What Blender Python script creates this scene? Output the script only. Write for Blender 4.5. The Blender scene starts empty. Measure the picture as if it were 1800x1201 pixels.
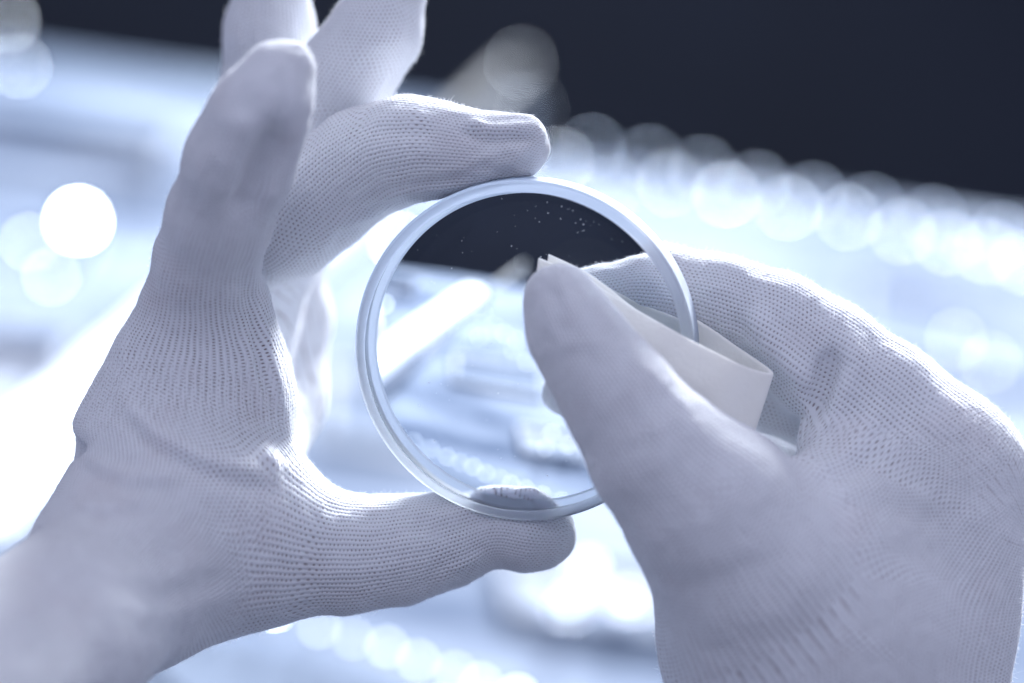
import bpy, math, random
import numpy as np
from mathutils import Vector, Matrix

random.seed(7); rng = np.random.default_rng(7)
S = bpy.context.scene
COL = S.collection
R = math.radians

# ------------------------------------------------------------------ camera
D = 450.0                      # mm from the lens of the camera to the glass held in the hands
BENCH_Z = 0.75                 # bench top, metres
cam_loc = Vector((0.0, 0.0, BENCH_Z + 0.40))
cd = bpy.data.cameras.new('camera'); cam = bpy.data.objects.new('camera', cd); COL.objects.link(cam)
cd.sensor_width = 36.0; cd.lens = 90.0
cd.clip_start = 0.02; cd.clip_end = 60.0
cd.dof.use_dof = True; cd.dof.focus_distance = 0.449; cd.dof.aperture_fstop = 4.5
cd.dof.aperture_blades = 0
CM = Matrix.Translation(cam_loc) @ Matrix.Rotation(R(90 - 24), 4, 'X') @ Matrix.Rotation(R(9.0), 4, 'Z')
cam.matrix_world = CM
S.camera = cam
S.render.resolution_x = 1024; S.render.resolution_y = 683

# ------------------------------------------------------------------ world, lamps, exposure
w = bpy.data.worlds.new('World'); S.world = w; w.use_nodes = True
wb = w.node_tree.nodes['Background']
_n = w.node_tree.nodes; _l = w.node_tree.links
_tc = _n.new('ShaderNodeTexCoord'); _sx = _n.new('ShaderNodeSeparateXYZ'); _l.new(_tc.outputs['Generated'], _sx.inputs[0])
_mr = _n.new('ShaderNodeMapRange'); _mr.inputs['From Min'].default_value = -0.6; _mr.inputs['From Max'].default_value = 1.0
_l.new(_sx.outputs['Z'], _mr.inputs['Value'])
_cm = _n.new('ShaderNodeMix'); _cm.data_type = 'RGBA'; _l.new(_mr.outputs['Result'], _cm.inputs[0])
_cm.inputs[6].default_value = (0.09, 0.12, 0.30, 1); _cm.inputs[7].default_value = (0.93, 0.965, 1.22, 1)   # dim floor below, pale room light above
_l.new(_cm.outputs[2], wb.inputs[0]); wb.inputs[1].default_value = 0.79
S.view_settings.view_transform = 'Standard'; S.view_settings.look = 'None'
S.view_settings.exposure = 0.0; S.view_settings.gamma = 1.0
S.cycles.use_denoising = True
S.cycles.use_adaptive_sampling = False
S.cycles.max_bounces = 14; S.cycles.transmission_bounces = 12; S.cycles.transparent_max_bounces = 12
S.cycles.sample_clamp_indirect = 6.0

def area_lamp(name, loc, target, size, power, color, size_y=None):
    l = bpy.data.lights.new(name, 'AREA'); l.energy = power; l.color = color
    l.shape = 'RECTANGLE' if size_y else 'DISK'; l.size = size
    if size_y: l.size_y = size_y
    o = bpy.data.objects.new(name, l); COL.objects.link(o); o.location = loc
    o.rotation_euler = (Vector(target) - Vector(loc)).to_track_quat('-Z', 'Y').to_euler()
    return o
HAND_AT = CM @ Vector((0, 0, -0.45))
area_lamp('window_light', (0.42, 2.6, 1.74), HAND_AT, 0.8, 250, (0.88, 0.93, 1.0), 0.6)
area_lamp('bench_light', (0.2, 1.6, 2.0), (0.0, 0.9, BENCH_Z), 0.8, 0.8, (0.74, 0.86, 1.0), 0.5)

# ------------------------------------------------------------------ helpers
def P(px, py, z=0.0):
    """camera-frame point in mm (x right, y up, z towards the viewer) for a place at depth z"""
    k = (D - z) / D
    return np.array([(px - 900.0) / 10.0 * k, (600.5 - py) / 10.0 * k, z], dtype=np.float64)
def RAD(r, z): return r / 10.0 * (D - z) / D
CMn = np.array(CM)
def to_world(pts):
    pts = np.asarray(pts, dtype=np.float64).copy()
    pts[:, 2] -= D
    pts *= 0.001
    return pts @ CMn[:3, :3].T + CMn[:3, 3]
def on_plane(px, py, height=BENCH_Z):
    d = np.array([(px - 900.0) / 10.0, (600.5 - py) / 10.0, -D]); d = CMn[:3, :3] @ d
    t = (height - cam_loc.z) / d[2]
    return Vector(cam_loc) + Vector(d) * t
def at_dist(px, py, yw):
    d = np.array([(px - 900.0) / 10.0, (600.5 - py) / 10.0, -D]); d = CMn[:3, :3] @ d
    return Vector(cam_loc) + Vector(d) * (yw / d[1])

def mesh_obj(name, verts, faces, mat=None, parent=None, smooth=True, mats=None):
    me = bpy.data.meshes.new(name)
    me.from_pydata([tuple(map(float, v)) for v in verts], [], [tuple(map(int, f)) for f in faces]); me.update()
    if smooth: me.polygons.foreach_set('use_smooth', [True] * len(me.polygons))
    o = bpy.data.objects.new(name, me); COL.objects.link(o)
    if mat: me.materials.append(mat)
    for m in mats or []: me.materials.append(m)
    if parent: o.parent = parent; o.matrix_parent_inverse = parent.matrix_world.inverted()
    return o
def quick_mesh(name, V, Q, mat, parent=None, n=4):
    me = bpy.data.meshes.new(name)
    me.vertices.add(len(V)); me.vertices.foreach_set('co', np.asarray(V, dtype=np.float32).ravel())
    me.loops.add(len(Q) * n); me.loops.foreach_set('vertex_index', np.asarray(Q, dtype=np.int32).ravel())
    me.polygons.add(len(Q)); me.polygons.foreach_set('loop_start', np.arange(0, len(Q) * n, n, dtype=np.int32))
    me.polygons.foreach_set('use_smooth', np.ones(len(Q), dtype=bool))
    me.update(calc_edges=True); me.validate()
    me.materials.append(mat)
    o = bpy.data.objects.new(name, me); COL.objects.link(o)
    if parent: o.parent = parent; o.matrix_parent_inverse = parent.matrix_world.inverted()
    return o
def tag(o, label=None, cat=None, group=None, kind=None):
    if label: o['label'] = label
    if cat: o['category'] = cat
    if group: o['group'] = group
    if kind: o['kind'] = kind
    return o
def empty(name, loc, label, cat, group=None):
    e = bpy.data.objects.new(name, None); COL.objects.link(e); e.empty_display_size = 0.02
    e.matrix_world = Matrix.Translation(Vector(loc)); bpy.context.view_layer.update()
    return tag(e, label, cat, group)

# ------------------------------------------------------------------ materials
def new_mat(name):
    m = bpy.data.materials.new(name); m.use_nodes = True
    nt = m.node_tree; return m, nt, nt.nodes['Principled BSDF']
def simple_mat(name, col, rough=0.5, metal=0.0, noise=0.0, scale=30.0, col2=None, coat=0.0):
    m, nt, b = new_mat(name)
    b.inputs['Base Color'].default_value = (*col, 1); b.inputs['Roughness'].default_value = rough
    b.inputs['Metallic'].default_value = metal
    if coat: b.inputs['Coat Weight'].default_value = coat
    if noise or col2:
        tc = nt.nodes.new('ShaderNodeTexCoord'); nz = nt.nodes.new('ShaderNodeTexNoise')
        nz.inputs['Scale'].default_value = scale; nz.inputs['Detail'].default_value = 5
        nt.links.new(tc.outputs['Object'], nz.inputs['Vector'])
        r = nt.nodes.new('ShaderNodeValToRGB')
        c2 = col2 or tuple(c * (1 - noise) for c in col)
        r.color_ramp.elements[0].color = (*c2, 1); r.color_ramp.elements[1].color = (*col, 1)
        r.color_ramp.elements[0].position = 0.35; r.color_ramp.elements[1].position = 0.65
        nt.links.new(nz.outputs['Fac'], r.inputs['Fac']); nt.links.new(r.outputs['Color'], b.inputs['Base Color'])
    return m
def emit_mat(name, col, strength):
    m, nt, b = new_mat(name)
    b.inputs['Base Color'].default_value = (*col, 1)
    b.inputs['Emission Color'].default_value = (*col, 1); b.inputs['Emission Strength'].default_value = strength
    return m

def knit_mat(name, hole_strength=1.0):
    m, nt, b = new_mat(name); N = nt.nodes; L = nt.links
    def math_(op, a, c=None, v=None):
        n = N.new('ShaderNodeMath'); n.operation = op
        for i, x in enumerate((a, c, v)):
            if x is None: continue
            if isinstance(x, (int, float)): n.inputs[i].default_value = x
            else: L.new(x, n.inputs[i])
        return n.outputs[0]
    af = N.new('ShaderNodeAttribute'); af.attribute_name = 'open'
    tc = N.new('ShaderNodeTexCoord')
    wob = N.new('ShaderNodeTexNoise'); wob.inputs['Scale'].default_value = 260; wob.inputs['Detail'].default_value = 1
    L.new(tc.outputs['Object'], wob.inputs['Vector'])
    wv = math_('MULTIPLY', math_('SUBTRACT', wob.outputs['Fac'], 0.5), 3.0)
    def stitches(name, wales, row):
        at = N.new('ShaderNodeAttribute'); at.attribute_name = name
        sp = N.new('ShaderNodeSeparateXYZ'); L.new(at.outputs['Vector'], sp.inputs[0])
        th = math_('ARCTAN2', sp.outputs['Y'], sp.outputs['X'])
        uu = math_('ADD', math_('MULTIPLY', th, wales), wv)
        v = math_('ADD', math_('MULTIPLY', math_('DIVIDE', sp.outputs['Z'], row), 2 * math.pi), wv)
        half = math_('MULTIPLY', uu, 0.5); c1 = math_('COSINE', uu)
        c2 = math_('COSINE', math_('ADD', half, v)); c3 = math_('COSINE', math_('SUBTRACT', half, v))
        lat = math_('DIVIDE', math_('ADD', math_('MULTIPLY', c1, 1.15), math_('ADD', c2, c3)), 3.15)
        g = N.new('ShaderNodeMapRange'); g.interpolation_type = 'SMOOTHSTEP'
        g.inputs['From Min'].default_value = 0.20; g.inputs['From Max'].default_value = 0.95
        L.new(lat, g.inputs['Value'])
        return g.outputs['Result'], math_('MULTIPLY', c1, 0.34)
    aw = N.new('ShaderNodeAttribute'); aw.attribute_name = 'wales'
    sd_ = N.new('ShaderNodeAttribute'); sd_.attribute_name = 'side'
    ps_ = N.new('ShaderNodeAttribute'); ps_.attribute_name = 'palm_side'
    g1, r1 = stitches('knit', aw.outputs['Fac'], 0.74)
    g2, r2 = stitches('palm_knit', 160, 0.85)
    gapv = math_('ADD', math_('MULTIPLY', g1, sd_.outputs['Fac']), math_('MULTIPLY', g2, ps_.outputs['Fac']))
    rib = math_('ADD', math_('MULTIPLY', r1, sd_.outputs['Fac']), math_('MULTIPLY', r2, ps_.outputs['Fac']))
    fuzz = N.new('ShaderNodeTexNoise'); fuzz.inputs['Scale'].default_value = 2600; fuzz.inputs['Detail'].default_value = 3
    L.new(tc.outputs['Object'], fuzz.inputs['Vector'])
    var = N.new('ShaderNodeTexNoise'); var.inputs['Scale'].default_value = 420; var.inputs['Detail'].default_value = 2
    L.new(tc.outputs['Object'], var.inputs['Vector'])
    gapv = math_('MULTIPLY', gapv, math_('MULTIPLY', var.outputs['Fac'], 1.9))
    strength_open = math_('ADD', math_('MULTIPLY', af.outputs['Fac'], 0.85), 0.15)
    h = math_('SUBTRACT', 0.0, math_('MULTIPLY', math_('ADD', gapv, rib), strength_open))
    h = math_('ADD', h, math_('MULTIPLY', fuzz.outputs['Fac'], 0.35))
    bm = N.new('ShaderNodeBump'); bm.inputs['Strength'].default_value = 0.75; bm.inputs['Distance'].default_value = 0.00030
    L.new(h, bm.inputs['Height'])
    L.new(bm.outputs['Normal'], b.inputs['Normal'])
    # colour: white yarn, skin-toned shade in the open gaps, faint soiling
    mix = N.new('ShaderNodeMix'); mix.data_type = 'RGBA'
    mix.inputs[6].default_value = (0.77, 0.79, 0.83, 1); mix.inputs[7].default_value = (0.22, 0.155, 0.16, 1)
    L.new(math_('MULTIPLY', math_('MULTIPLY', gapv, strength_open), 0.75 * hole_strength), mix.inputs[0])
    soil = N.new('ShaderNodeTexNoise'); soil.inputs['Scale'].default_value = 75; soil.inputs['Detail'].default_value = 6
    L.new(tc.outputs['Object'], soil.inputs['Vector'])
    sr = N.new('ShaderNodeMapRange'); sr.inputs['From Min'].default_value = 0.55; sr.inputs['From Max'].default_value = 0.78
    L.new(soil.outputs['Fac'], sr.inputs['Value'])
    mx2 = N.new('ShaderNodeMix'); mx2.data_type = 'RGBA'; mx2.blend_type = 'MULTIPLY'
    mx2.inputs[7].default_value = (0.90, 0.84, 0.84, 1)
    L.new(math_('MULTIPLY', sr.outputs['Result'], 0.5), mx2.inputs[0]); L.new(mix.outputs[2], mx2.inputs[6])
    L.new(mx2.outputs[2], b.inputs['Base Color'])
    b.inputs['Roughness'].default_value = 0.95; b.inputs['Specular IOR Level'].default_value = 0.15
    b.inputs['Subsurface Weight'].default_value = 0.4
    b.inputs['Subsurface Radius'].default_value = (1.0, 0.9, 0.95); b.inputs['Subsurface Scale'].default_value = 0.0018
    b.inputs['Sheen Weight'].default_value = 0.45; b.inputs['Sheen Roughness'].default_value = 0.45
    return m
M_KNIT = knit_mat('white_knit')
M_FUZZ, _nt, _b = new_mat('white_fibre')
_b.inputs['Base Color'].default_value = (0.85, 0.85, 0.88, 1); _b.inputs['Roughness'].default_value = 0.9
_b.inputs['Specular IOR Level'].default_value = 0.1
_tr = _nt.nodes.new('ShaderNodeBsdfTranslucent'); _tr.inputs['Color'].default_value = (0.85, 0.87, 0.92, 1)
_mx = _nt.nodes.new('ShaderNodeMixShader'); _mx.inputs[0].default_value = 0.5
_nt.links.new(_b.outputs[0], _mx.inputs[1]); _nt.links.new(_tr.outputs[0], _mx.inputs[2])
_nt.links.new(_mx.outputs[0], _nt.nodes['Material Output'].inputs['Surface'])

# ------------------------------------------------------------------ hands: a distance field per hand, meshed once
VOX = 0.72
class Field:
    def __init__(s, lo, hi):
        s.lo = np.array(lo, float); s.n = np.ceil((np.array(hi) - s.lo) / VOX).astype(int) + 1
    def new(s): return np.full(s.n, 14.0, dtype=np.float32)
    def seg(s, A, a, ra, b, rb, k, flat=None, sub=False):
        """add (or carve) a tapered capsule into A, smooth radius k"""
        a = np.asarray(a, float); b = np.asarray(b, float)
        pad = k + 5.0; rm = max(ra, rb) * 1.0
        lo = np.minimum(a, b) - rm - pad; hi = np.maximum(a, b) + rm + pad
        i0 = np.clip(np.floor((lo - s.lo) / VOX).astype(int), 0, s.n); i1 = np.clip(np.ceil((hi - s.lo) / VOX).astype(int) + 1, 0, s.n)
        if np.any(i1 <= i0): return
        ax = [(s.lo[j] + VOX * np.arange(i0[j], i1[j])).astype(np.float32) for j in range(3)]
        X = ax[0][:, None, None] - a[0]; Y = ax[1][None, :, None] - a[1]; Z = ax[2][None, None, :] - a[2]
        d = b - a
        q = 1.0 if flat is None else flat
        dd = d[0] ** 2 + d[1] ** 2 + (d[2] / q) ** 2 + 1e-9
        t = np.clip((X * d[0] + Y * d[1] + Z * d[2] / q / q) / dd, 0, 1)
        dist = np.sqrt((X - t * d[0]) ** 2 + (Y - t * d[1]) ** 2 + ((Z - t * d[2]) / q) ** 2) - (ra + (rb - ra) * t)
        sl = tuple(slice(i0[j], i1[j]) for j in range(3))
        B = A[sl]
        if sub:
            dist = -dist
            h = np.clip(0.5 + 0.5 * (dist - B) / k, 0, 1)
            A[sl] = B * (1 - h) + dist * h + k * h * (1 - h)
        else:
            h = np.clip(0.5 + 0.5 * (B - dist) / k, 0, 1)
            A[sl] = B * (1 - h) + dist * h - k * h * (1 - h)
    def chain(s, A, pts, k=3.0, flat=None, zs=None):
        q = [(P(x, y, z), RAD(r, z)) for x, y, z, r in pts]
        for (a, ra), (b, rb) in zip(q[:-1], q[1:]): s.seg(A, a, ra, b, rb, k, flat)
def smin(a, b, k):
    h = np.clip(0.5 + 0.5 * (b - a) / k, 0, 1)
    return b * (1 - h) + a * h - k * h * (1 - h)

def surface_nets(A, lo):
    n = np.array(A.shape); neg = A < 0
    c = neg[:-1, :-1, :-1].astype(np.int8)
    tot = np.zeros(n - 1, np.int8)
    for dx in (0, 1):
        for dy in (0, 1):
            for dz in (0, 1):
                tot += neg[dx:n[0] - 1 + dx, dy:n[1] - 1 + dy, dz:n[2] - 1 + dz]
    act = (tot > 0) & (tot < 8)
    idx = np.argwhere(act)
    vid = np.full(n - 1, -1, np.int64); vid[act] = np.arange(len(idx))
    acc = np.zeros((len(idx), 3)); cnt = np.zeros(len(idx))
    corners = [(x, y, z) for x in (0, 1) for y in (0, 1) for z in (0, 1)]
    for c0 in corners:
        for ax in range(3):
            if c0[ax] == 1: continue
            c1 = list(c0); c1[ax] = 1
            v0 = A[tuple((idx + c0).T)]; v1 = A[tuple((idx + c1).T)]
            m = (v0 < 0) != (v1 < 0)
            t = np.where(m, v0 / np.where(np.abs(v0 - v1) < 1e-9, 1, (v0 - v1)), 0)
            p = np.array(c0, float)[None] + np.eye(3)[ax][None] * t[:, None]
            acc[m] += p[m]; cnt[m] += 1
    V = idx + acc / cnt[:, None]
    V = lo + V * VOX
    quads = []
    for ax in range(3):
        a1, a2 = [(1, 2), (2, 0), (0, 1)][ax]
        sl0 = [slice(1, n[j] - 1) for j in range(3)]; sl1 = list(sl0)
        sl0[ax] = slice(0, n[ax] - 1); sl1[ax] = slice(1, n[ax])
        e0 = neg[tuple(sl0)]; e1 = neg[tuple(sl1)]
        for flip, mask in ((False, e0 & ~e1), (True, ~e0 & e1)):
            I = np.argwhere(mask)
            off = np.ones(3, int); off[ax] = 0
            I = I + off
            def cell(o1, o2):
                J = I.copy(); J[:, a1] += o1; J[:, a2] += o2
                return vid[tuple(J.T)]
            q = np.stack([cell(-1, -1), cell(0, -1), cell(0, 0), cell(-1, 0)], 1)
            if flip: q = q[:, ::-1]
            quads.append(q)
    Q = np.concatenate(quads); Q = Q[(Q >= 0).all(1)]
    return V, Q

def vnoise(p, scale, seed):
    """smooth value noise in 3-D, -1..1"""
    r = np.random.default_rng(seed); T = r.random((32, 32, 32)) * 2 - 1
    q = p / scale; i = np.floor(q).astype(int); f = q - i; f = f * f * (3 - 2 * f)
    out = 0
    for dx in (0, 1):
        for dy in (0, 1):
            for dz in (0, 1):
                wgt = (f[:, 0] if dx else 1 - f[:, 0]) * (f[:, 1] if dy else 1 - f[:, 1]) * (f[:, 2] if dz else 1 - f[:, 2])
                out = out + wgt * T[(i[:, 0] + dx) % 32, (i[:, 1] + dy) % 32, (i[:, 2] + dz) % 32]
    return out
def vert_normals(V, Q):
    n = np.cross(V[Q[:, 2]] - V[Q[:, 0]], V[Q[:, 3]] - V[Q[:, 1]])
    N = np.zeros_like(V)
    for j in range(4): np.add.at(N, Q[:, j], n)
    return N / (np.linalg.norm(N, axis=1, keepdims=True) + 1e-12)
def relax(V, Q, it=2, f=0.5):
    for _ in range(it):
        acc = np.zeros_like(V); c = np.zeros(len(V))
        for j in range(4):
            a = Q[:, j]; b = Q[:, (j + 1) % 4]
            np.add.at(acc, a, V[b]); np.add.at(acc, b, V[a]); np.add.at(c, a, 1); np.add.at(c, b, 1)
        V = V * (1 - f) + f * acc / np.maximum(c, 1)[:, None]
    return V

def chain_coords(V, pts):
    q = [(P(x, y, z), RAD(r, z)) for x, y, z, r in pts]
    s = 0.0; wsum = np.zeros(len(V)); kacc = np.zeros((len(V), 3)); dmin = np.full(len(V), 1e9)
    for (a, ra), (b, rb) in zip(q[:-1], q[1:]):
        d = b - a; ln = np.linalg.norm(d); dn = d / ln
        tt = (V - a) @ dn; t = np.clip(tt / ln, 0, 1)
        rel = V - a - np.outer(t * ln, dn)
        rr = ra + (rb - ra) * t
        dist = np.linalg.norm(rel, axis=1) - rr
        e1 = np.array([0, 0, 1.0]); e1 = e1 - dn * (e1 @ dn); e1 /= np.linalg.norm(e1); e2 = np.cross(dn, e1)
        c = rel @ e1; sn = rel @ e2; m = np.sqrt(c * c + sn * sn) + 1e-6
        wg = np.exp(-np.clip(dist, -5, 40) * 0.9) + 1e-12
        kacc += wg[:, None] * np.stack([c / m, sn / m, s + np.clip(tt, -6, ln + 6)], 1)
        wsum += wg; dmin = np.minimum(dmin, dist); s += ln
    return kacc / wsum[:, None], dmin
def knit_coords(V, chains):
    """nearest finger chain and the palm chain (the last) each give angle, arc length, wale count; 'side' blends them"""
    best = np.full(len(V), 1e9); second = np.full(len(V), 1e9); K = np.zeros((len(V), 3)); W = np.zeros(len(V))
    for pts, wales, s0 in chains[:-1]:
        k, dm = chain_coords(V, pts); upd = dm < best
        second = np.where(upd, best, np.minimum(second, dm)); best = np.where(upd, dm, best)
        K[upd] = k[upd]; W[upd] = wales
    KP, dp = chain_coords(V, chains[-1][0])
    f = np.clip((second - best) / 2.5, 0, 1); f = f * f * (3 - 2 * f)
    side = 1 / (1 + np.exp(-np.clip((dp - best) / 1.3, -30, 30)))        # 1 on a finger, 0 on the palm
    return K, W, f, side, KP
def make_glove(folds, lo, hi, palm, fingers, ridges, grooves, knit, label, open_spots, parent, seed):
    F = Field(lo, hi)
    A = F.new()
    for pts, k, flat in palm: F.chain(A, pts, k, flat)
    H = A.copy()
    for pts, kb in fingers:
        B = F.new(); F.chain(B, pts, 3.0)
        H = np.minimum(H, smin(A, B, kb))
    for a, b, r, k in ridges:
        F.seg(H, P(*a), r, P(*b), r, k)
    for a, b, r, k in grooves:
        F.seg(H, P(*a), r, P(*b), r, k, sub=True)
    # the gloves are pressed flat where they touch the rigid glass
    g = np.stack(np.meshgrid(*[F.lo[j] + VOX * np.arange(H.shape[j]) for j in range(3)], indexing='ij'), -1) - LC
    loc = g @ TL
    rr_ = np.hypot(loc[..., 0], loc[..., 1]) - 30.15; zz_ = np.abs(loc[..., 2]) - 5.15
    gd = np.minimum(np.maximum(rr_, zz_), 0) + np.hypot(np.maximum(rr_, 0), np.maximum(zz_, 0))
    H = np.maximum(H, -gd.astype(np.float32))
    V, Q = surface_nets(H, F.lo)
    V = relax(V, Q, 3, 0.5)
    N = vert_normals(V, Q)
    K, W, fade, side, KP = knit_coords(V, knit)
    # loose fabric: shallow lengthwise rucks and soft unevenness
    ruck = vnoise(np.stack([K[:, 0] * 5, K[:, 1] * 5, K[:, 2] * 0.16], 1), 1.0, seed) * 0.16 * fade * side
    ruck = ruck + vnoise(np.stack([KP[:, 0] * 6, KP[:, 1] * 6, KP[:, 2] * 0.14], 1), 1.0, seed + 7) * 0.15 * (1 - side)
    uneven = vnoise(V, 13.0, seed + 1) * 0.22 + vnoise(V, 3.0, seed + 2) * 0.07 + vnoise(V, 1.1, seed + 4) * 0.10
    fold = np.zeros(len(V))
    kx = D / (D - V[:, 2]); px = 900 + V[:, 0] * 10 * kx; py = 600.5 - V[:, 1] * 10 * kx
    for line, amp, wd_ in folds:
        ln = np.array(line, float); best = np.full(len(V), 1e9); sg = np.zeros(len(V)); par = np.zeros(len(V)); tot = 0
        seg = np.linalg.norm(np.diff(ln, axis=0), axis=1); T_ = seg.sum()
        for a_, b_, L_ in zip(ln[:-1], ln[1:], seg):
            d_ = (b_ - a_) / L_; rx = px - a_[0]; ry = py - a_[1]
            t_ = np.clip(rx * d_[0] + ry * d_[1], 0, L_); ex = rx - t_ * d_[0]; ey = ry - t_ * d_[1]
            ds = np.hypot(ex, ey); u_ = ds < best
            best[u_] = ds[u_]; sg[u_] = (np.sign(d_[0] * ry - d_[1] * rx) * ds)[u_]; par[u_] = ((tot + t_) / T_)[u_]; tot += L_
        end = np.clip(np.minimum(par, 1 - par) * 4, 0, 1); end = end * end * (3 - 2 * end)
        fold += amp * end * (np.exp(-(sg / wd_) ** 2) - 0.85 * np.exp(-((sg - 1.5 * wd_) / wd_) ** 2))
    fold *= np.clip(N[:, 2] * 2 + 0.2, 0, 1)
    V = V + N * (ruck + uneven + fold)[:, None]
    N = vert_normals(V, Q)
    op = np.full(len(V), 0.68)
    for (c, rad, val) in open_spots:
        dd = np.linalg.norm(V - P(*c), axis=1) / (rad / 10.0)
        op = op + (val - 0.68) * np.exp(-dd ** 2 * 1.4) * 1.0
    op = np.clip(op + vnoise(V, 9.0, seed + 3) * 0.15, 0.05, 1.0) 
    W_ = to_world(V)
    o = quick_mesh('glove', W_, Q, M_KNIT, parent)
    me = o.data
    at = me.attributes.new('knit', 'FLOAT_VECTOR', 'POINT'); at.data.foreach_set('vector', K.astype(np.float32).ravel())
    at = me.attributes.new('wales', 'FLOAT', 'POINT'); at.data.foreach_set('value', W.astype(np.float32))
    at = me.attributes.new('palm_knit', 'FLOAT_VECTOR', 'POINT'); at.data.foreach_set('vector', KP.astype(np.float32).ravel())
    at = me.attributes.new('side', 'FLOAT', 'POINT'); at.data.foreach_set('value', (side * fade).astype(np.float32))
    at = me.attributes.new('palm_side', 'FLOAT', 'POINT'); at.data.foreach_set('value', (1 - side).astype(np.float32))
    at = me.attributes.new('open', 'FLOAT', 'POINT'); at.data.foreach_set('value', op.astype(np.float32))
    o['label'] = label
    # loose fibres standing off the yarn
    m = 90000
    pick = rng.integers(0, len(V), m)
    base = V[pick]; nn = N[pick]
    tang = rng.normal(size=(m, 3)); dirs = nn * 1.0 + tang * 0.75; dirs /= np.linalg.norm(dirs, axis=1, keepdims=True)
    ln = 0.22 + 0.40 * rng.random(m) ** 2; ln[: m // 220] *= 3.0
    wv = np.cross(dirs, rng.normal(size=(m, 3))); wv /= np.linalg.norm(wv, axis=1, keepdims=True)
    wd = 0.024
    mid = base + dirs * (ln * 0.5)[:, None] + wv * (0.12 * ln)[:, None]
    dir2 = dirs + rng.normal(size=(m, 3)) * 0.6
    tip = mid + dir2 * (ln * 0.5)[:, None]
    side = np.cross(wv, dirs); side /= np.linalg.norm(side, axis=1, keepdims=True)
    FV = np.stack([base - side * wd, base + side * wd, mid + side * wd * 0.8, mid - side * wd * 0.8, tip + side * wd * .3, tip - side * wd * .3], 1).reshape(-1, 3)
    b6 = np.arange(m)[:, None] * 6
    FQ = np.concatenate([b6 + [0, 1, 2, 3], b6 + [3, 2, 4, 5]])
    fz = quick_mesh('loose_fibres', to_world(FV), FQ, M_FUZZ, o)
    tag(fz, kind='stuff')
    return o

tilt = Matrix.Rotation(R(8), 4, 'X') @ Matrix.Rotation(R(-10), 4, 'Y')     # how the glass is held
LC = P(926, 613, 0); TL = np.array(tilt)[:3, :3]
person = empty('person', to_world([P(500, 1500, 60)])[0], 'person in white knitted gloves holding a round glass lens and wiping it with cloth', 'person')

# ---- left hand: index upright in front, middle finger and thumb gripping the glass
L_index = [(517, 112, 24, 34), (492, 126, 24, 50), (479, 162, 24, 69), (452, 210, 22, 86), (422, 285, 18, 95), (385, 385, 10, 90), (362, 465, 3, 90), (354, 550, -4, 106), (345, 640, -8, 128), (330, 740, -9, 150)]
L_middle = [(922, 258, 0, 41), (900, 264, 0, 53), (845, 268, -1, 63), (780, 264, -2, 77), (715, 262, -4, 89), (640, 288, -8, 93), (570, 338, -11, 96), (505, 400, -14, 87), (440, 445, -19, 66), (385, 520, -24, 72), (345, 640, -26, 95)]
L_ring = [(690, -10, -17, 60), (662, 55, -18, 76), (610, 130, -20, 82), (555, 215, -24, 86), (520, 320, -30, 80), (470, 450, -36, 85), (440, 560, -38, 85), (400, 720, -32, 100)]
L_pinky = [(478, -25, -30, 66), (474, 60, -32, 77), (468, 160, -36, 76), (470, 280, -44, 76), (492, 430, -50, 74), (506, 560, -52, 74), (490, 700, -48, 82), (410, 830, -30, 105)]
L_thumb = [(955, 938, -8, 56), (930, 934, -8, 68), (862, 925, -8.5, 63), (785, 950, -8, 80), (700, 968, -7, 92), (600, 974, -6, 102), (490, 960, -5, 122), (390, 930, -6, 150)]
L_palm = [([(405, 560, -6, 52), (425, 700, -6, 78), (430, 820, -5, 95)], 7, None), ([(330, 700, -9, 135), (310, 800, -8, 165), (320, 900, -4, 175), (360, 950, -4, 165)], 6, None),
          ([(320, 900, -4, 175), (222, 1008, 5, 158), (105, 1115, 27, 150), (-120, 1265, 62, 158)], 8, None),
          ([(400, 780, -28, 110), (380, 900, -26, 120), (400, 700, -34, 85)], 8, None)]
L_folds = [([(205, 690), (275, 763), (350, 803), (500, 850)], .9, 15), ([(135, 800), (230, 838), (330, 838)], .5, 14), ([(125, 880), (190, 893), (260, 872)], .45, 13),
    ([(170, 990), (280, 1018), (400, 975)], .45, 22), ([(200, 1060), (300, 1080), (440, 1030)], .3, 22), ([(455, 400), (448, 480), (475, 620), (522, 830)], .6, 13), ([(425, 500), (440, 640), (500, 800)], .35, 12),
    ([(400, 700), (480, 800), (560, 860)], .25, 16), ([(380, 770), (470, 830), (600, 900)], .2, 16), ([(482, 190), (470, 260), (430, 340)], -1.1, 34), ([(510, 100), (515, 180), (500, 260)], .4, 15),
    ([(540, 420), (640, 355), (740, 335), (870, 322)], .35, 8), ([(560, 370), (680, 320), (800, 300), (930, 245)], .25, 9), ([(805, 210), (860, 230), (950, 226)], 1.0, 11), ([(560, 440), (590, 400), (660, 372)], .8, 12),
    ([(850, 290), (900, 285), (935, 255)], .5, 12), ([(640, 215), (700, 200), (780, 212)], .4, 14), ([(700, 900), (780, 905), (880, 880)], .4, 14), ([(760, 1040), (800, 1000), (860, 975)], .6, 14), ([(600, 110), (650, 90), (720, 60)], .3, 12)]
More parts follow.
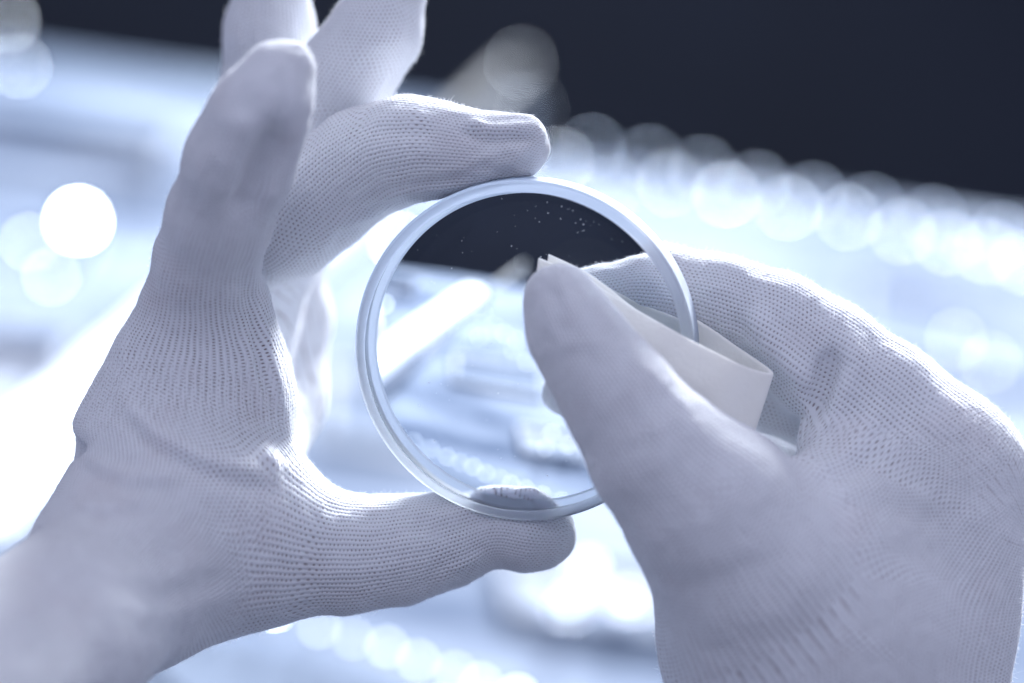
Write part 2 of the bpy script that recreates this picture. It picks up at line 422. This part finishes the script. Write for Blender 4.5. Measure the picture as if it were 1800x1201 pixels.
gl = make_glove(L_folds, P(-140, 1260, 0) + [-4, -2, -66], P(1030, -70, 0) + [4, 2, 100],
    L_palm, [(L_index, 8), (L_middle, 5), (L_ring, 5), (L_pinky, 5), (L_thumb, 9)],
    ridges=[((215, 690, -4), (178, 744, -4), 3.6, 4.0), ((165, 768, 2), (330, 822, 9), 1.3, 3.5), ((330, 822, 9), (470, 815, 6), 1.0, 3.5),
            ((826, 222, 1), (930, 226, 1.5), 1.9, 2.5), ((150, 930, 14), (320, 985, 13), 1.0, 3.5), ((200, 1030, 17), (360, 1050, 12), 1.0, 3.5)],
    grooves=[((120, 790, -6), (165, 795, 2), 1.4, 4.0), ((470, 265, 27), (430, 350, 22), 1.6, 6.0), ],
    knit=[(L_index, 72, 0), (L_middle[:-2], 80, 5), (L_ring[:-3], 74, 0), (L_pinky[:-3], 60, 0), (L_thumb, 80, 0),
          ([(330, 740, -9, 150), (320, 900, -4, 172), (222, 1008, 5, 158), (105, 1115, 27, 150), (-120, 1265, 62, 158)], 150, 0)],
    label='white knitted glove on the left hand, thumb and middle finger gripping the glass',
    open_spots=[((370, 640, 6), 150, 1.25), ((500, 400, -4), 100, 0.95), ((650, 300, 6), 120, 0.6), ((900, 940, -2), 90, 0.7), ((650, 80, -10), 120, 0.75), ((470, 180, 30), 130, 0.0)],
    parent=person, seed=11)

# ---- right hand: thumb in front, index behind the glass, the rest curled under
R_thumb = [(986, 528, 14.2, 66), (1008, 580, 15.5, 78), (1045, 640, 17, 84), (1092, 705, 18, 97), (1160, 800, 18, 120), (1250, 895, 16, 142), (1330, 1000, 12, 165)]
R_index = [(1022, 508, -9.5, 48), (1075, 510, -9.7, 58), (1160, 506, -9.5, 73), (1265, 530, -9.5, 80), (1365, 572, -9, 92), (1450, 635, -8, 103), (1550, 715, -6, 112), (1630, 785, -4, 118), (1676, 828, -3, 119)]
R_middle = [(1004, 698, -19, 44), (1060, 700, -21, 56), (1150, 695, -20, 62), (1270, 690, -17, 64), (1390, 698, -14, 66), (1500, 750, -18, 85), (1610, 840, -18, 105)]
R_ring = [(1180, 830, -34, 55), (1280, 830, -36, 75), (1370, 820, -34, 80), (1480, 850, -38, 88), (1590, 900, -32, 100)]
R_palm = [([(1676, 828, -3, 118), (1650, 930, -3, 140), (1615, 1060, -3, 165), (1590, 1260, -3, 180)], 6, None),
          ([(1250, 895, 16, 142), (1330, 1000, 12, 165), (1350, 1120, 6, 180), (1370, 1260, 2, 185)], 6, None),
          ([(1540, 850, 0, 95), (1470, 960, 4, 125), (1470, 1100, 4, 165), (1480, 1260, 2, 170)], 9, None),
          ([(1600, 870, -24, 110), (1550, 1000, -20, 140), (1500, 1260, -14, 150)], 8, None),
          ([(1400, 900, 7, 62), (1500, 820, 2, 72)], 5, None)]
R_folds = [([(1318, 530), (1345, 600), (1430, 690)], 1.2, 22), ([(1478, 560), (1505, 640), (1465, 740), (1390, 815)], 1.3, 24), ([(930, 640), (990, 605), (1070, 600)], .22, 15), ([(960, 480), (1000, 520), (1010, 600)], .3, 12),
    ([(1150, 1000), (1260, 985), (1380, 930)], .3, 24), ([(1540, 600), (1640, 690), (1710, 800)], .5, 30), ([(1400, 850), (1500, 790), (1560, 700)], .5, 20), ([(1060, 780), (1120, 760), (1200, 730)], .15, 18),
    ([(1250, 560), (1300, 590), (1360, 640)], .5, 14), ([(1430, 860), (1560, 850), (1700, 900)], .35, 24), ([(1180, 1120), (1280, 1090), (1420, 1080)], .2, 26)]
gr = make_glove(R_folds, P(900, 1260, 0) + [-4, -2, -60], P(1830, 400, 0) + [4, 2, 54],
    R_palm, [(R_thumb, 5), (R_index, 5), (R_middle, 4), (R_ring, 4)],
    ridges=[((1345, 590, -3), (1430, 690, -2), 3.6, 4.0), ((1485, 640, -1), (1425, 770, 1), 2.4, 3.0)],
    grooves=[((1452, 640, 2), (1440, 710, 2), 1.2, 3.5)],
    knit=[(R_thumb, 84, 0), (R_index, 76, 3), (R_middle[:-1], 66, 0), (R_ring[:-1], 66, 0),
          ([(1674, 830, -3, 118), (1560, 930, 0, 165), (1500, 1060, 2, 190), (1480, 1260, 2, 190)], 150, 0)],
    label='white knitted glove on the right hand, thumb and finger pinching a folded cloth',
    open_spots=[((1250, 520, -5), 120, 0.75), ((1000, 540, 18), 110, 0.55), ((1640, 800, 18), 120, 0.75), ((1375, 720, -9), 90, 1.6)],
    parent=person, seed=31)

# ------------------------------------------------------------------ glass lens
def glass_mat(name, rough, white=0.0, col=(1, 1, 1)):
    m, nt, b = new_mat(name)
    b.inputs['Base Color'].default_value = (*col, 1); b.inputs['Roughness'].default_value = rough
    b.inputs['IOR'].default_value = 1.52; b.inputs['Transmission Weight'].default_value = 1.0 - white
    return m
M_GLASS, _nt, _b = new_mat('clear_glass'); _nt.nodes.remove(_b)
_rf = _nt.nodes.new('ShaderNodeBsdfRefraction'); _rf.inputs['IOR'].default_value = 1.52; _rf.inputs['Color'].default_value = (0.97, 0.985, 1.0, 1); _rf.inputs['Roughness'].default_value = 0
_gs = _nt.nodes.new('ShaderNodeBsdfGlossy'); _gs.inputs['Roughness'].default_value = 0.0; _gs.inputs['Color'].default_value = (0.7, 0.8, 1.0, 1)
_fr = _nt.nodes.new('ShaderNodeFresnel'); _fr.inputs['IOR'].default_value = 1.52
_ar = _nt.nodes.new('ShaderNodeMath'); _ar.operation = 'MULTIPLY'; _ar.inputs[1].default_value = 0.22       # anti-reflection coat
_gm = _nt.nodes.new('ShaderNodeMixShader'); _nt.links.new(_fr.outputs[0], _ar.inputs[0]); _nt.links.new(_ar.outputs[0], _gm.inputs[0])
_nt.links.new(_rf.outputs[0], _gm.inputs[1]); _nt.links.new(_gs.outputs[0], _gm.inputs[2]); _nt.links.new(_gm.outputs[0], _nt.nodes['Material Output'].inputs['Surface'])
M_GROUND = glass_mat('ground_glass', 0.75, 0.46, (0.64, 0.72, 0.84))
_nt = M_GROUND.node_tree; _tc = _nt.nodes.new('ShaderNodeTexCoord'); _nz = _nt.nodes.new('ShaderNodeTexNoise'); _nz.inputs['Scale'].default_value = 160; _nz.inputs['Detail'].default_value = 6
_rr = _nt.nodes.new('ShaderNodeMapRange'); _rr.inputs['From Min'].default_value = .35; _rr.inputs['From Max'].default_value = .65; _rr.inputs['To Min'].default_value = .35; _rr.inputs['To Max'].default_value = .7
_nt.links.new(_tc.outputs['Object'], _nz.inputs['Vector']); _nt.links.new(_nz.outputs['Fac'], _rr.inputs['Value']); _nt.links.new(_rr.outputs['Result'], _nt.nodes['Principled BSDF'].inputs['Transmission Weight'])
M_BEVEL = glass_mat('bevel_glass', 0.45, 0.30, (0.80, 0.87, 0.95))
M_RIM = glass_mat('fine_ground_glass', 0.5, 0.26, (0.80, 0.87, 0.95))
LR = 30.0; LT = 5.0; CLR = 28.0
def lathe(name, prof, mat, parent, flip=False, n=160):
    V = []; Fq = []
    for r, z in prof:
        for i in range(n):
            a = 2 * math.pi * i / n; V.append((r * math.cos(a), r * math.sin(a), z))
    for j in range(len(prof) - 1):
        for i in range(n):
            q = (j * n + i, j * n + (i + 1) % n, (j + 1) * n + (i + 1) % n, (j + 1) * n + i)
            Fq.append(q if flip else q[::-1])
    V = np.array(V) @ TL.T + LC
    o = mesh_obj(name, to_world(V), Fq, mat, parent); return o
lens = empty('glass_lens', to_world([LC])[0], 'round clear optical glass lens with a frosted ground edge held between gloved fingers', 'lens')
RC = 140.0
def conc(r, side):   # concave bowl
    sag = RC - math.sqrt(RC * RC - CLR * CLR); z = LT - sag + (RC - math.sqrt(RC * RC - r * r))
    return side * z
rs = [0.01] + [CLR * i / 40 for i in range(1, 41)]
lathe('front_surface', [(r, conc(r, 1)) for r in rs], M_GLASS, lens)
lathe('back_surface', [(r, conc(r, -1)) for r in rs], M_GLASS, lens, flip=True)
for nm, sg in (('front_bevel', 1), ('back_bevel', -1)):
    lathe(nm, [(CLR, sg * LT), (CLR + 0.35, sg * (LT - .25))], M_BEVEL, lens, flip=sg < 0)
    lathe('rim_face', [(CLR + 0.35, sg * (LT - .25)), (LR - 0.45, sg * (LT - 0.55))], M_RIM, lens, flip=sg < 0)
    lathe(nm, [(LR - 0.45, sg * (LT - 0.55)), (LR, sg * (LT - 1.1))], M_BEVEL, lens, flip=sg < 0)
lathe('ground_edge', [(LR, LT - 1.1), (LR, 0), (LR, -LT + 1.1)], M_GROUND, lens)
# dust on the front face
dv = []; df = []
for i in range(170):
    ang = random.uniform(0, 2 * math.pi); rr = CLR * 0.97 * math.sqrt(random.random())
    if i < 16: rr = CLR * random.uniform(.82, .95); ang = R(random.uniform(60, 85))
    c = np.array([rr * math.cos(ang), rr * math.sin(ang), conc(rr, 1) + 0.03]); s_ = random.choice([.05, .06, .07, .08, .11])
    if i < 16: s_ = random.uniform(.05, .11)
    b0 = len(dv)
    for v in ((1, 0, 0), (-1, 0, 0), (0, 1, 0), (0, -1, 0), (0, 0, .6), (0, 0, -.3)):
        dv.append(c + np.array(v) * s_ * np.array([random.uniform(.6, 1.3), random.uniform(.6, 1.3), 1]))
    for f in ((0, 2, 4), (2, 1, 4), (1, 3, 4), (3, 0, 4), (2, 0, 5), (1, 2, 5), (3, 1, 5), (0, 3, 5)): df.append([b0 + q for q in f])
dust = mesh_obj('dust_specks', to_world(np.array(dv) @ TL.T + LC), df, M_FUZZ, lens, smooth=False); tag(dust, kind='stuff')

# ------------------------------------------------------------------ folded cloth
M_CLOTH = simple_mat('cream_cloth', (0.95, 0.935, 0.87), 0.9, noise=0.04, scale=120)
_b = M_CLOTH.node_tree.nodes['Principled BSDF']; _b.inputs['Subsurface Weight'].default_value = 0.5
_b.inputs['Subsurface Radius'].default_value = (1, 1, 1); _b.inputs['Subsurface Scale'].default_value = 0.0012
_b.inputs['Sheen Weight'].default_value = 0.3
_ct = M_CLOTH.node_tree; _tc = _ct.nodes.new('ShaderNodeTexCoord'); _bp = _ct.nodes.new('ShaderNodeBump'); _bp.inputs['Distance'].default_value = 0.0002; _bp.inputs['Strength'].default_value = 0.5
_n1 = _ct.nodes.new('ShaderNodeTexNoise'); _n1.inputs['Scale'].default_value = 1400; _n2 = _ct.nodes.new('ShaderNodeTexNoise'); _n2.inputs['Scale'].default_value = 130; _n2.inputs['Detail'].default_value = 3
_ad = _ct.nodes.new('ShaderNodeMath'); _ad.operation = 'MULTIPLY_ADD'; _ad.inputs[1].default_value = 4.0
for _q in (_n1, _n2): _ct.links.new(_tc.outputs['Object'], _q.inputs['Vector'])
_ct.links.new(_n2.outputs['Fac'], _ad.inputs[0]); _ct.links.new(_n1.outputs['Fac'], _ad.inputs[2]); _ct.links.new(_ad.outputs[0], _bp.inputs['Height'])
_ct.links.new(_bp.outputs['Normal'], _ct.nodes['Principled BSDF'].inputs['Normal'])
cloth = empty('cleaning_cloth', to_world([P(1330, 700, 0)])[0], 'folded cream cloth pinched over the edge of the glass lens by thumb and finger', 'cloth')
def cloth_sheet(path, bottom, name, thick=0.95, seed=5):
    """path: top-edge points, bottom: matching bottom-edge points (px,py,z)"""
    T = np.array([P(*p) for p in path]); B = np.array([P(*p) for p in bottom])
    def resample(A, n):
        d = np.r_[0, np.cumsum(np.linalg.norm(np.diff(A, axis=0), axis=1))]; t = np.linspace(0, 1, n) * (len(A) - 1)
        # Catmull-Rom through the points
        out = []
        for x in t:
            i = min(int(x), len(A) - 2); f = x - i
            p0 = A[max(i - 1, 0)]; p1 = A[i]; p2 = A[i + 1]; p3 = A[min(i + 2, len(A) - 1)]
            out.append(0.5 * ((2 * p1) + (-p0 + p2) * f + (2 * p0 - 5 * p1 + 4 * p2 - p3) * f * f + (-p0 + 3 * p1 - 3 * p2 + p3) * f ** 3))
        return np.array(out)
    n = 90; m = 26
    T = resample(T, n); B = resample(B, n); V = []
    for i in range(n):
        for j in range(m):
            f = j / (m - 1); p = T[i] * (1 - f) + B[i] * f
            p = p + np.array([0, 0, (0.9 if T[i][2] > 4 else -0.5) * math.sin(f * math.pi) * (0.6 + 0.4 * math.sin(i * .11))])
            V.append(p)
    V = np.array(V); V[:, 2] += vnoise(V, 6.0, seed) * 0.7 + vnoise(V, 2.5, seed + 1) * 0.08
    F_ = [(i * m + j, (i + 1) * m + j, (i + 1) * m + j + 1, i * m + j + 1) for i in range(n - 1) for j in range(m - 1)]
    o = mesh_obj(name, to_world(V), F_, M_CLOTH, cloth)
    md = o.modifiers.new('thick', 'SOLIDIFY'); md.thickness = thick * 0.001; md.offset = 0
    md = o.modifiers.new('soft', 'SUBSURF'); md.levels = 1; md.render_levels = 1
    return o
# outer layer: front -> round the fold at the right -> back
top = [(946, 452, 8.3), (1030, 490, 9.6), (1125, 548, 11.3), (1225, 603, 12.4), (1300, 640, 10.6), (1348, 655, 7.0), (1352, 648, 3.4), (1300, 612, 0.8), (1225, 562, -0.4), (1125, 520, -2.2), (1010, 462, -3.4)]
bot = [(930, 600, 7.6), (1000, 640, 9.2), (1090, 690, 11.4), (1190, 722, 12.0), (1262, 758, 10.6), (1310, 772, 7.2), (1314, 768, 3.4), (1270, 740, 0.4), (1190, 700, -1.0), (1100, 650, -3.2), (1000, 580, -5.0)]
cloth_sheet(top, bot, 'outer_layer')
top2 = [(964, 446, 7.6), (1040, 484, 8.9), (1130, 552, 10.4), (1225, 607, 11.3), (1290, 643, 9.2), (1326, 657, 5.8)]
bot2 = [(950, 590, 7.0), (1010, 630, 8.6), (1100, 690, 10.4), (1185, 728, 10.8), (1262, 770, 9.2), (1309, 781, 5.8)]
cloth_sheet(top2, bot2, 'inner_layer', seed=9)

# ------------------------------------------------------------------ surroundings
def box(name, lo, hi, mat, parent=None, bevel=0.0, rot=0.0, about=None):
    v = [(x, y, z) for x in (lo[0], hi[0]) for y in (lo[1], hi[1]) for z in (lo[2], hi[2])]
    f = [(0, 1, 3, 2), (4, 6, 7, 5), (0, 4, 5, 1), (2, 3, 7, 6), (0, 2, 6, 4), (1, 5, 7, 3)]
    if rot:
        c = about or ((lo[0] + hi[0]) / 2, (lo[1] + hi[1]) / 2)
        cs, sn = math.cos(rot), math.sin(rot)
        v = [(c[0] + (x - c[0]) * cs - (y - c[1]) * sn, c[1] + (x - c[0]) * sn + (y - c[1]) * cs, z) for x, y, z in v]
    o = mesh_obj(name, v, f, mat, parent, smooth=False)
    if bevel:
        md = o.modifiers.new('bevel', 'BEVEL'); md.width = bevel; md.segments = 2
    return o
M_FLOOR = simple_mat('dark_floor', (0.018, 0.022, 0.035), 0.6, noise=0.3)
M_WALL = simple_mat('dark_wall', (0.011, 0.017, 0.034), 0.8, noise=0.25, scale=3)
def streak(m, lo, hi, sc):
    """streaky colour running along the bench"""
    nt = m.node_tree; b = nt.nodes['Principled BSDF']
    tc = nt.nodes.new('ShaderNodeTexCoord'); mp = nt.nodes.new('ShaderNodeMapping'); nz = nt.nodes.new('ShaderNodeTexNoise')
    mp.inputs['Scale'].default_value = sc; nz.inputs['Scale'].default_value = 1.0; nz.inputs['Detail'].default_value = 6
    r = nt.nodes.new('ShaderNodeValToRGB'); r.color_ramp.elements[0].position = 0.36; r.color_ramp.elements[1].position = 0.64
    r.color_ramp.elements[0].color = (*lo, 1); r.color_ramp.elements[1].color = (*hi, 1)
    nt.links.new(tc.outputs['Object'], mp.inputs['Vector']); nt.links.new(mp.outputs['Vector'], nz.inputs['Vector'])
    nt.links.new(nz.outputs['Fac'], r.inputs['Fac']); nt.links.new(r.outputs['Color'], b.inputs['Base Color'])
    b.inputs['Specular IOR Level'].default_value = 0.10
M_BENCH = simple_mat('pale_blue_bench', (0.25, 0.3, 0.4), 0.8); streak(M_BENCH, (0.07, 0.10, 0.165), (0.28, 0.33, 0.42), (9, 30, 5))
M_WHITE = simple_mat('white_enamel', (0.7, 0.72, 0.76), 0.8); streak(M_WHITE, (0.22, 0.27, 0.36), (0.52, 0.55, 0.61), (12, 22, 5))
M_GREY = simple_mat('grey_enamel', (0.3, 0.33, 0.4), 0.8); streak(M_GREY, (0.09, 0.12, 0.18), (0.18, 0.22, 0.29), (8, 20, 5))
M_STEEL = simple_mat('brushed_steel', (0.62, 0.66, 0.72), 0.28, metal=0.9)
tag(box('floor', (-4, -3, -0.1), (4, 4, 0), M_FLOOR), kind='structure')
tag(box('wall', (-4, 3.0, 0), (4, 3.1, 3.2), M_WALL), kind='structure')

exec_bg = True
bench = empty('workbench', (0, 1.0, BENCH_Z), 'long pale blue workbench running blurred behind the hands', 'workbench')
pa = on_plane(0, 150); pb = on_plane(1800, 400)
dirx = (pb - pa).normalized(); ang = math.atan2(dirx.y, dirx.x)
mid = (pa + pb) / 2; perp = Vector((-dirx.y, dirx.x, 0))
def bench_pt(u, v, z=BENCH_Z):      # u along the far edge, v towards the viewer
    q = mid + dirx * u - perp * v; return Vector((q.x, q.y, z))
def slab(name, u0, u1, v0, v1, z0, z1, mat, parent=None, bevel=0.0):
    c = [bench_pt(u, v) for u in (u0, u1) for v in (v0, v1)]
    vv = [(p.x, p.y, z) for p in c for z in (z0, z1)]
    f = [(0, 1, 3, 2), (4, 6, 7, 5), (0, 4, 5, 1), (2, 3, 7, 6), (0, 2, 6, 4), (1, 5, 7, 3)]
    f = [t[::-1] for t in f]
    o = mesh_obj(name, vv, f, mat, parent, smooth=False)
    if bevel:
        md = o.modifiers.new('bevel', 'BEVEL'); md.width = bevel; md.segments = 2
    return o
slab('bench_top', -0.8, 0.8, 0, 0.72, BENCH_Z - 0.03, BENCH_Z, M_BENCH, bench, 0.003)
for u in (-0.75, 0.75):
    for v in (0.05, 0.66): slab('leg', u - .025, u + .025, v - .025, v + .025, 0, BENCH_Z - 0.03, M_STEEL, bench)

print('bench', pa, pb, on_plane(540, 1120), on_plane(900, 1200), on_plane(900, 600))


def footprint(name, quad, z0, z1, mat, parent=None, bevel=0.0):
    """a low box on the bench whose four footprint corners are seen at these places"""
    c = [on_plane(x, y, z1) for x, y in quad]
    vv = [(p.x, p.y, z0) for p in c] + [(p.x, p.y, z1) for p in c]
    f = [(3, 2, 1, 0), (4, 5, 6, 7), (0, 1, 5, 4), (1, 2, 6, 5), (2, 3, 7, 6), (3, 0, 4, 7)]
    o = mesh_obj(name, vv, f, mat, parent, smooth=False)
    if bevel:
        md = o.modifiers.new('bevel', 'BEVEL'); md.width = bevel; md.segments = 2
    return o
def tray(quad, h, mat, label, group=None, inner=None):
    """open tray: base plate with four raised walls"""
    z = BENCH_Z + 0.001
    c = [on_plane(x, y, z + h) for x, y in quad]
    e = empty('tray', sum(c, Vector()) / 4 * 1.0, label, 'tray', group)
    footprint('base', quad, z, z + h * .3, inner or mat, e)
    n = 4
    for k in range(4):
        a = c[k]; b = c[(k + 1) % 4]; d = (b - a).normalized(); pn = Vector((-d.y, d.x, 0)) * 0.004
        if (sum(c, Vector()) / 4 - a).dot(pn) < 0: pn = -pn
        q = [a, b - d * 0.004, b - d * 0.004 + pn, a + pn]
        vv = [(p.x, p.y, z + h * .31) for p in q] + [(p.x, p.y, z + h) for p in q]
        f = [(3, 2, 1, 0), (4, 5, 6, 7), (0, 1, 5, 4), (1, 2, 6, 5), (2, 3, 7, 6), (3, 0, 4, 7)]
        mesh_obj('side', vv, f, mat, e, smooth=False)
    return e
footprint('rubber_mat', [(150, 1075), (560, 1150), (1400, 1400), (1200, 2000)], BENCH_Z + .0005, BENCH_Z + 0.003, M_GREY, bench)
tray([(-200, 150), (330, 232), (300, 300), (-200, 240)], .012, M_WHITE, 'long white tray at the far left bench edge, blurred', None, M_BENCH)
tray([(560, 640), (1010, 700), (1010, 840), (560, 770)], .003, M_WHITE, 'steel tray on the bench behind the lower half of the glass', None, M_GREY)
tray([(880, 960), (1170, 1000), (1200, 1120), (900, 1070)], .004, M_WHITE, 'white tray behind the bare gap between thumb tip and right glove')
tray([(1500, 480), (1900, 560), (1900, 700), (1500, 610)], .005, M_WHITE, 'pale tray above the knuckles of the right glove', None, M_BENCH)
tray([(-150, 560), (150, 590), (60, 760), (-250, 720)], .012, M_WHITE, 'white tray at the left edge beside the upright index finger', None, M_WHITE)
slab('cabinet_shell', -1.1, 0.0, -0.45, -0.15, 0, at_dist(200, 165, 1.5).z, M_GREY, empty('cabinet', bench_pt(-.5, -.4, 0), 'grey cabinet standing behind the left end of the bench', 'cabinet'))
# inclined pale bar crossing behind the hands, its brightness added as glow
tb = empty('glow_bar', on_plane(60, 860), 'long bright bar with added glow slanting up from lower left behind the hands', 'bar')
M_BAR_GLOW = emit_mat('bar_glow', (0.84, 0.91, 1.0), 0.60)
p0 = on_plane(-160, 1040, BENCH_Z + .03); p1 = at_dist(915, 112, 1.30)
dv_ = (p1 - p0); ln_ = dv_.length; dn_ = dv_.normalized()
sd = dn_.cross(Vector((0, 0, 1))).normalized(); up_ = sd.cross(dn_)
def bar(name, t0, t1, wd, h0, h1, mat, parent, n=14):
    V = []; F_ = []
    for t in (t0, t1):
        for k in range(n):
            a = 2 * math.pi * k / n
            x = math.cos(a); y = math.sin(a)
            sx = math.copysign(abs(x) ** .5, x) * wd / 2; sy = (h0 + h1) / 2 + math.copysign(abs(y) ** .5, y) * (h1 - h0) / 2
            V.append(p0 + dn_ * (ln_ * t) + sd * sx + up_ * sy)
    for k in range(n): F_.append((k, (k + 1) % n, n + (k + 1) % n, n + k))
    F_.append(tuple(range(n))[::-1]); F_.append(tuple(range(n, 2 * n)))
    return mesh_obj(name, V, F_, mat, parent, smooth=False)
bar('glow_face', 0.02, 0.60, 0.030, 0.002, 0.018, M_BAR_GLOW, tb)
bar('bar_body', 0.0, 0.62, 0.032, -0.016, 0.0015, M_WHITE, tb)
bar('arm', 0.621, 0.99, 0.009, -0.009, 0.0, M_FLOOR, tb)
bar('end_cap', 0.0, 0.019, 0.040, 0.002, 0.019, M_WHITE, tb)
bar('end_cap', 0.601, 0.62, 0.040, 0.002, 0.019, M_WHITE, tb)
q = p0 + dn_ * ln_ * 0.95
box('stand', (q.x - .012, q.y - .012, BENCH_Z if q.y < pa.y else 0), (q.x + .012, q.y + .012, q.z - .017), M_GREY, tb)
box('foot', (p0.x - .02, p0.y - .02, BENCH_Z + .0008), (p0.x + .02, p0.y + .02, p0.z - .012), M_GREY, tb)

# small domes with added glow, standing in for glints on metal beads
def dome_mesh(r=0.0011):
    V = []; F_ = []; n = 12
    prof = [(r, 0), (r, r * .6), (r * .87, r * 1.1), (r * .5, r * 1.47), (0.00001, r * 1.6)]
    for rr, z in prof:
        for i in range(n): V.append((rr * math.cos(2 * math.pi * i / n), rr * math.sin(2 * math.pi * i / n), z))
    for j in range(len(prof) - 1):
        for i in range(n): F_.append((j * n + i, j * n + (i + 1) % n, (j + 1) * n + (i + 1) % n, (j + 1) * n + i))
    return V, F_
def ring_mesh(r=0.0022, h=0.006):
    V = []; F_ = []; n = 12
    prof = [(r * 1.3, -h), (r * 1.3, -h * .7), (r, -h * .7), (r, 0.0003), (r * .7, 0.0003)]
    for rr, z in prof:
        for i in range(n): V.append((rr * math.cos(2 * math.pi * i / n), rr * math.sin(2 * math.pi * i / n), z))
    for j in range(len(prof) - 1):
        for i in range(n): F_.append((j * n + i, j * n + (i + 1) % n, (j + 1) * n + (i + 1) % n, (j + 1) * n + i))
    return V, F_
_dome_cache = {}; _base = None
def add_dome(loc, strength, label, group, r=0.0011, col=(0.80, 0.88, 1.0)):
    key = (round(strength, 1), r, col)
    if key not in _dome_cache:
        m = emit_mat('dome_glow', col, strength * 2.3); V, F_ = dome_mesh(r)
        me = bpy.data.meshes.new('glow_cap'); me.from_pydata(V, [], F_); me.materials.append(m)
        V, F_ = ring_mesh(r * 1.25, r * 3.5); mb = bpy.data.meshes.new('base'); mb.from_pydata(V, [], F_); mb.materials.append(M_STEEL)
        _dome_cache[key] = (me, mb)
    me, mb = _dome_cache[key]
    e = bpy.data.objects.new('glow_dome', None); COL.objects.link(e); e.location = loc; e.empty_display_size = .005
    tag(e, label, 'bar', group)
    for nm, mm in (('glow_cap', me), ('base', mb)):
        o = bpy.data.objects.new(nm, mm); COL.objects.link(o); o.parent = e
    return e
ORD = ['first', 'second', 'third', 'fourth', 'fifth', 'sixth', 'seventh', 'eighth', 'ninth', 'tenth', 'eleventh', 'twelfth', 'thirteenth', 'fourteenth', 'fifteenth', 'sixteenth', 'seventeenth', 'eighteenth']
# bead glints along the far edge, built as glowing domes
far = [(985, 285), (1075, 330), (1178, 325), (1276, 345), (1385, 368), (1490, 385), (1585, 410), (1665, 430), (1735, 445), (1800, 465)]
for i, (x, y) in enumerate(far):
    add_dome(on_plane(x, y, BENCH_Z + .012), [10, 5, 8, 16, 11, 11, 10, 9, 10, 9][i], f'{ORD[i]} glowing disc from the left in the bright row under the dark wall', 'bright row of small glowing domes for bead glints along the far bench edge')
far2 = [(1040, 262), (1140, 280), (1235, 300), (1330, 325), (1430, 345), (1530, 365), (1640, 385), (1760, 415)]
for i, (x, y) in enumerate(far2):
    add_dome(on_plane(x, y, BENCH_Z + .012), 7, f'{ORD[i]} faint disc from the left peeping above the bright row of discs', 'faint row of small glowing domes for bead glints behind the bright row', col=(0.62, 0.76, 1.0))
low = [(560, 1105), (620, 1125), (680, 1140), (735, 1165), (800, 1185), (845, 1205), (910, 1225), (980, 1250), (1060, 1275), (480, 1075), (400, 1050), (320, 1030), (1150, 1300), (1250, 1330)]
for i, (x, y) in enumerate(low):
    add_dome(on_plane(x, y, BENCH_Z + .012), [2.8, 2.0, 3.2, 2.6, 1.8, 3.0, 7, 18, 20, 22, 20, 22, 18, 18][i], f'{ORD[i]} glowing disc from the left in the low row below the thumb' if i < 6 else f'{ORD[i - 6]} small disc of the row seen through the bottom of the glass', 'low row of small glowing domes for bead glints at the near bench edge')

spots = [((1035, 1000), 1.6, 'soft white disc between the left thumb tip and the right glove', .0016), ((1105, 1050), 1.5, 'soft white disc beside the left edge of the right glove', .0016), ((1000, 1060), 1.2, 'soft white disc just below the left thumb tip', .0016),
         ((700, 430), 18, 'topmost disc of the cluster seen through the glass beside the bright bar', .0012),
         ((760, 500), 16, 'disc in the middle of the cluster seen through the glass', .0012),
         ((820, 540), 24, 'brightest disc of the cluster seen through the glass', .0012),
         ((860, 620), 14, 'lowest disc of the cluster seen through the glass', .0012),
         ((690, 560), 16, 'leftmost disc of the cluster seen through the glass', .0012),
         ((930, 680), 10, 'lone disc seen through the glass left of the right thumb edge', .0012),
((137, 396), 60, 'large dazzling white disc at the left beside the index finger', .0032), ((52, 430), 8, 'dim disc overlapping the left rim of the dazzling white disc', .0012), ((90, 490), 8, 'dim disc just below the dazzling white disc', .0012),
         ((15, 40), 12, 'pale disc cut off by the top left corner', .0012), ((35, 120), 9, 'pale disc beneath the one in the top left corner', .0012), ((915, 112), 5, 'single faint disc floating alone on the dark wall above the middle fingertip', .0012),
         ((935, 190), 2.0, 'very faint disc just below the lone disc on the dark wall', .0012),
         ((880, 575), 16, 'pale disc behind the glass left of the right thumb', .0012), ((1680, 600), 2.5, 'pale disc on blue right of the right knuckles', .0014), ((1740, 640), 2.2, 'pale disc near the right edge above the knuckle', .0014)]
for (x, y), st, lb, r in spots:
    p = on_plane(x, y, BENCH_Z + .012) if y > 150 else at_dist(x, y, 1.32 if x > 500 else 1.0)
    if (x, y) in ((915, 112), (935, 190)): p = at_dist(x, y, 1.29)
    add_dome(p, st, lb, None, r)
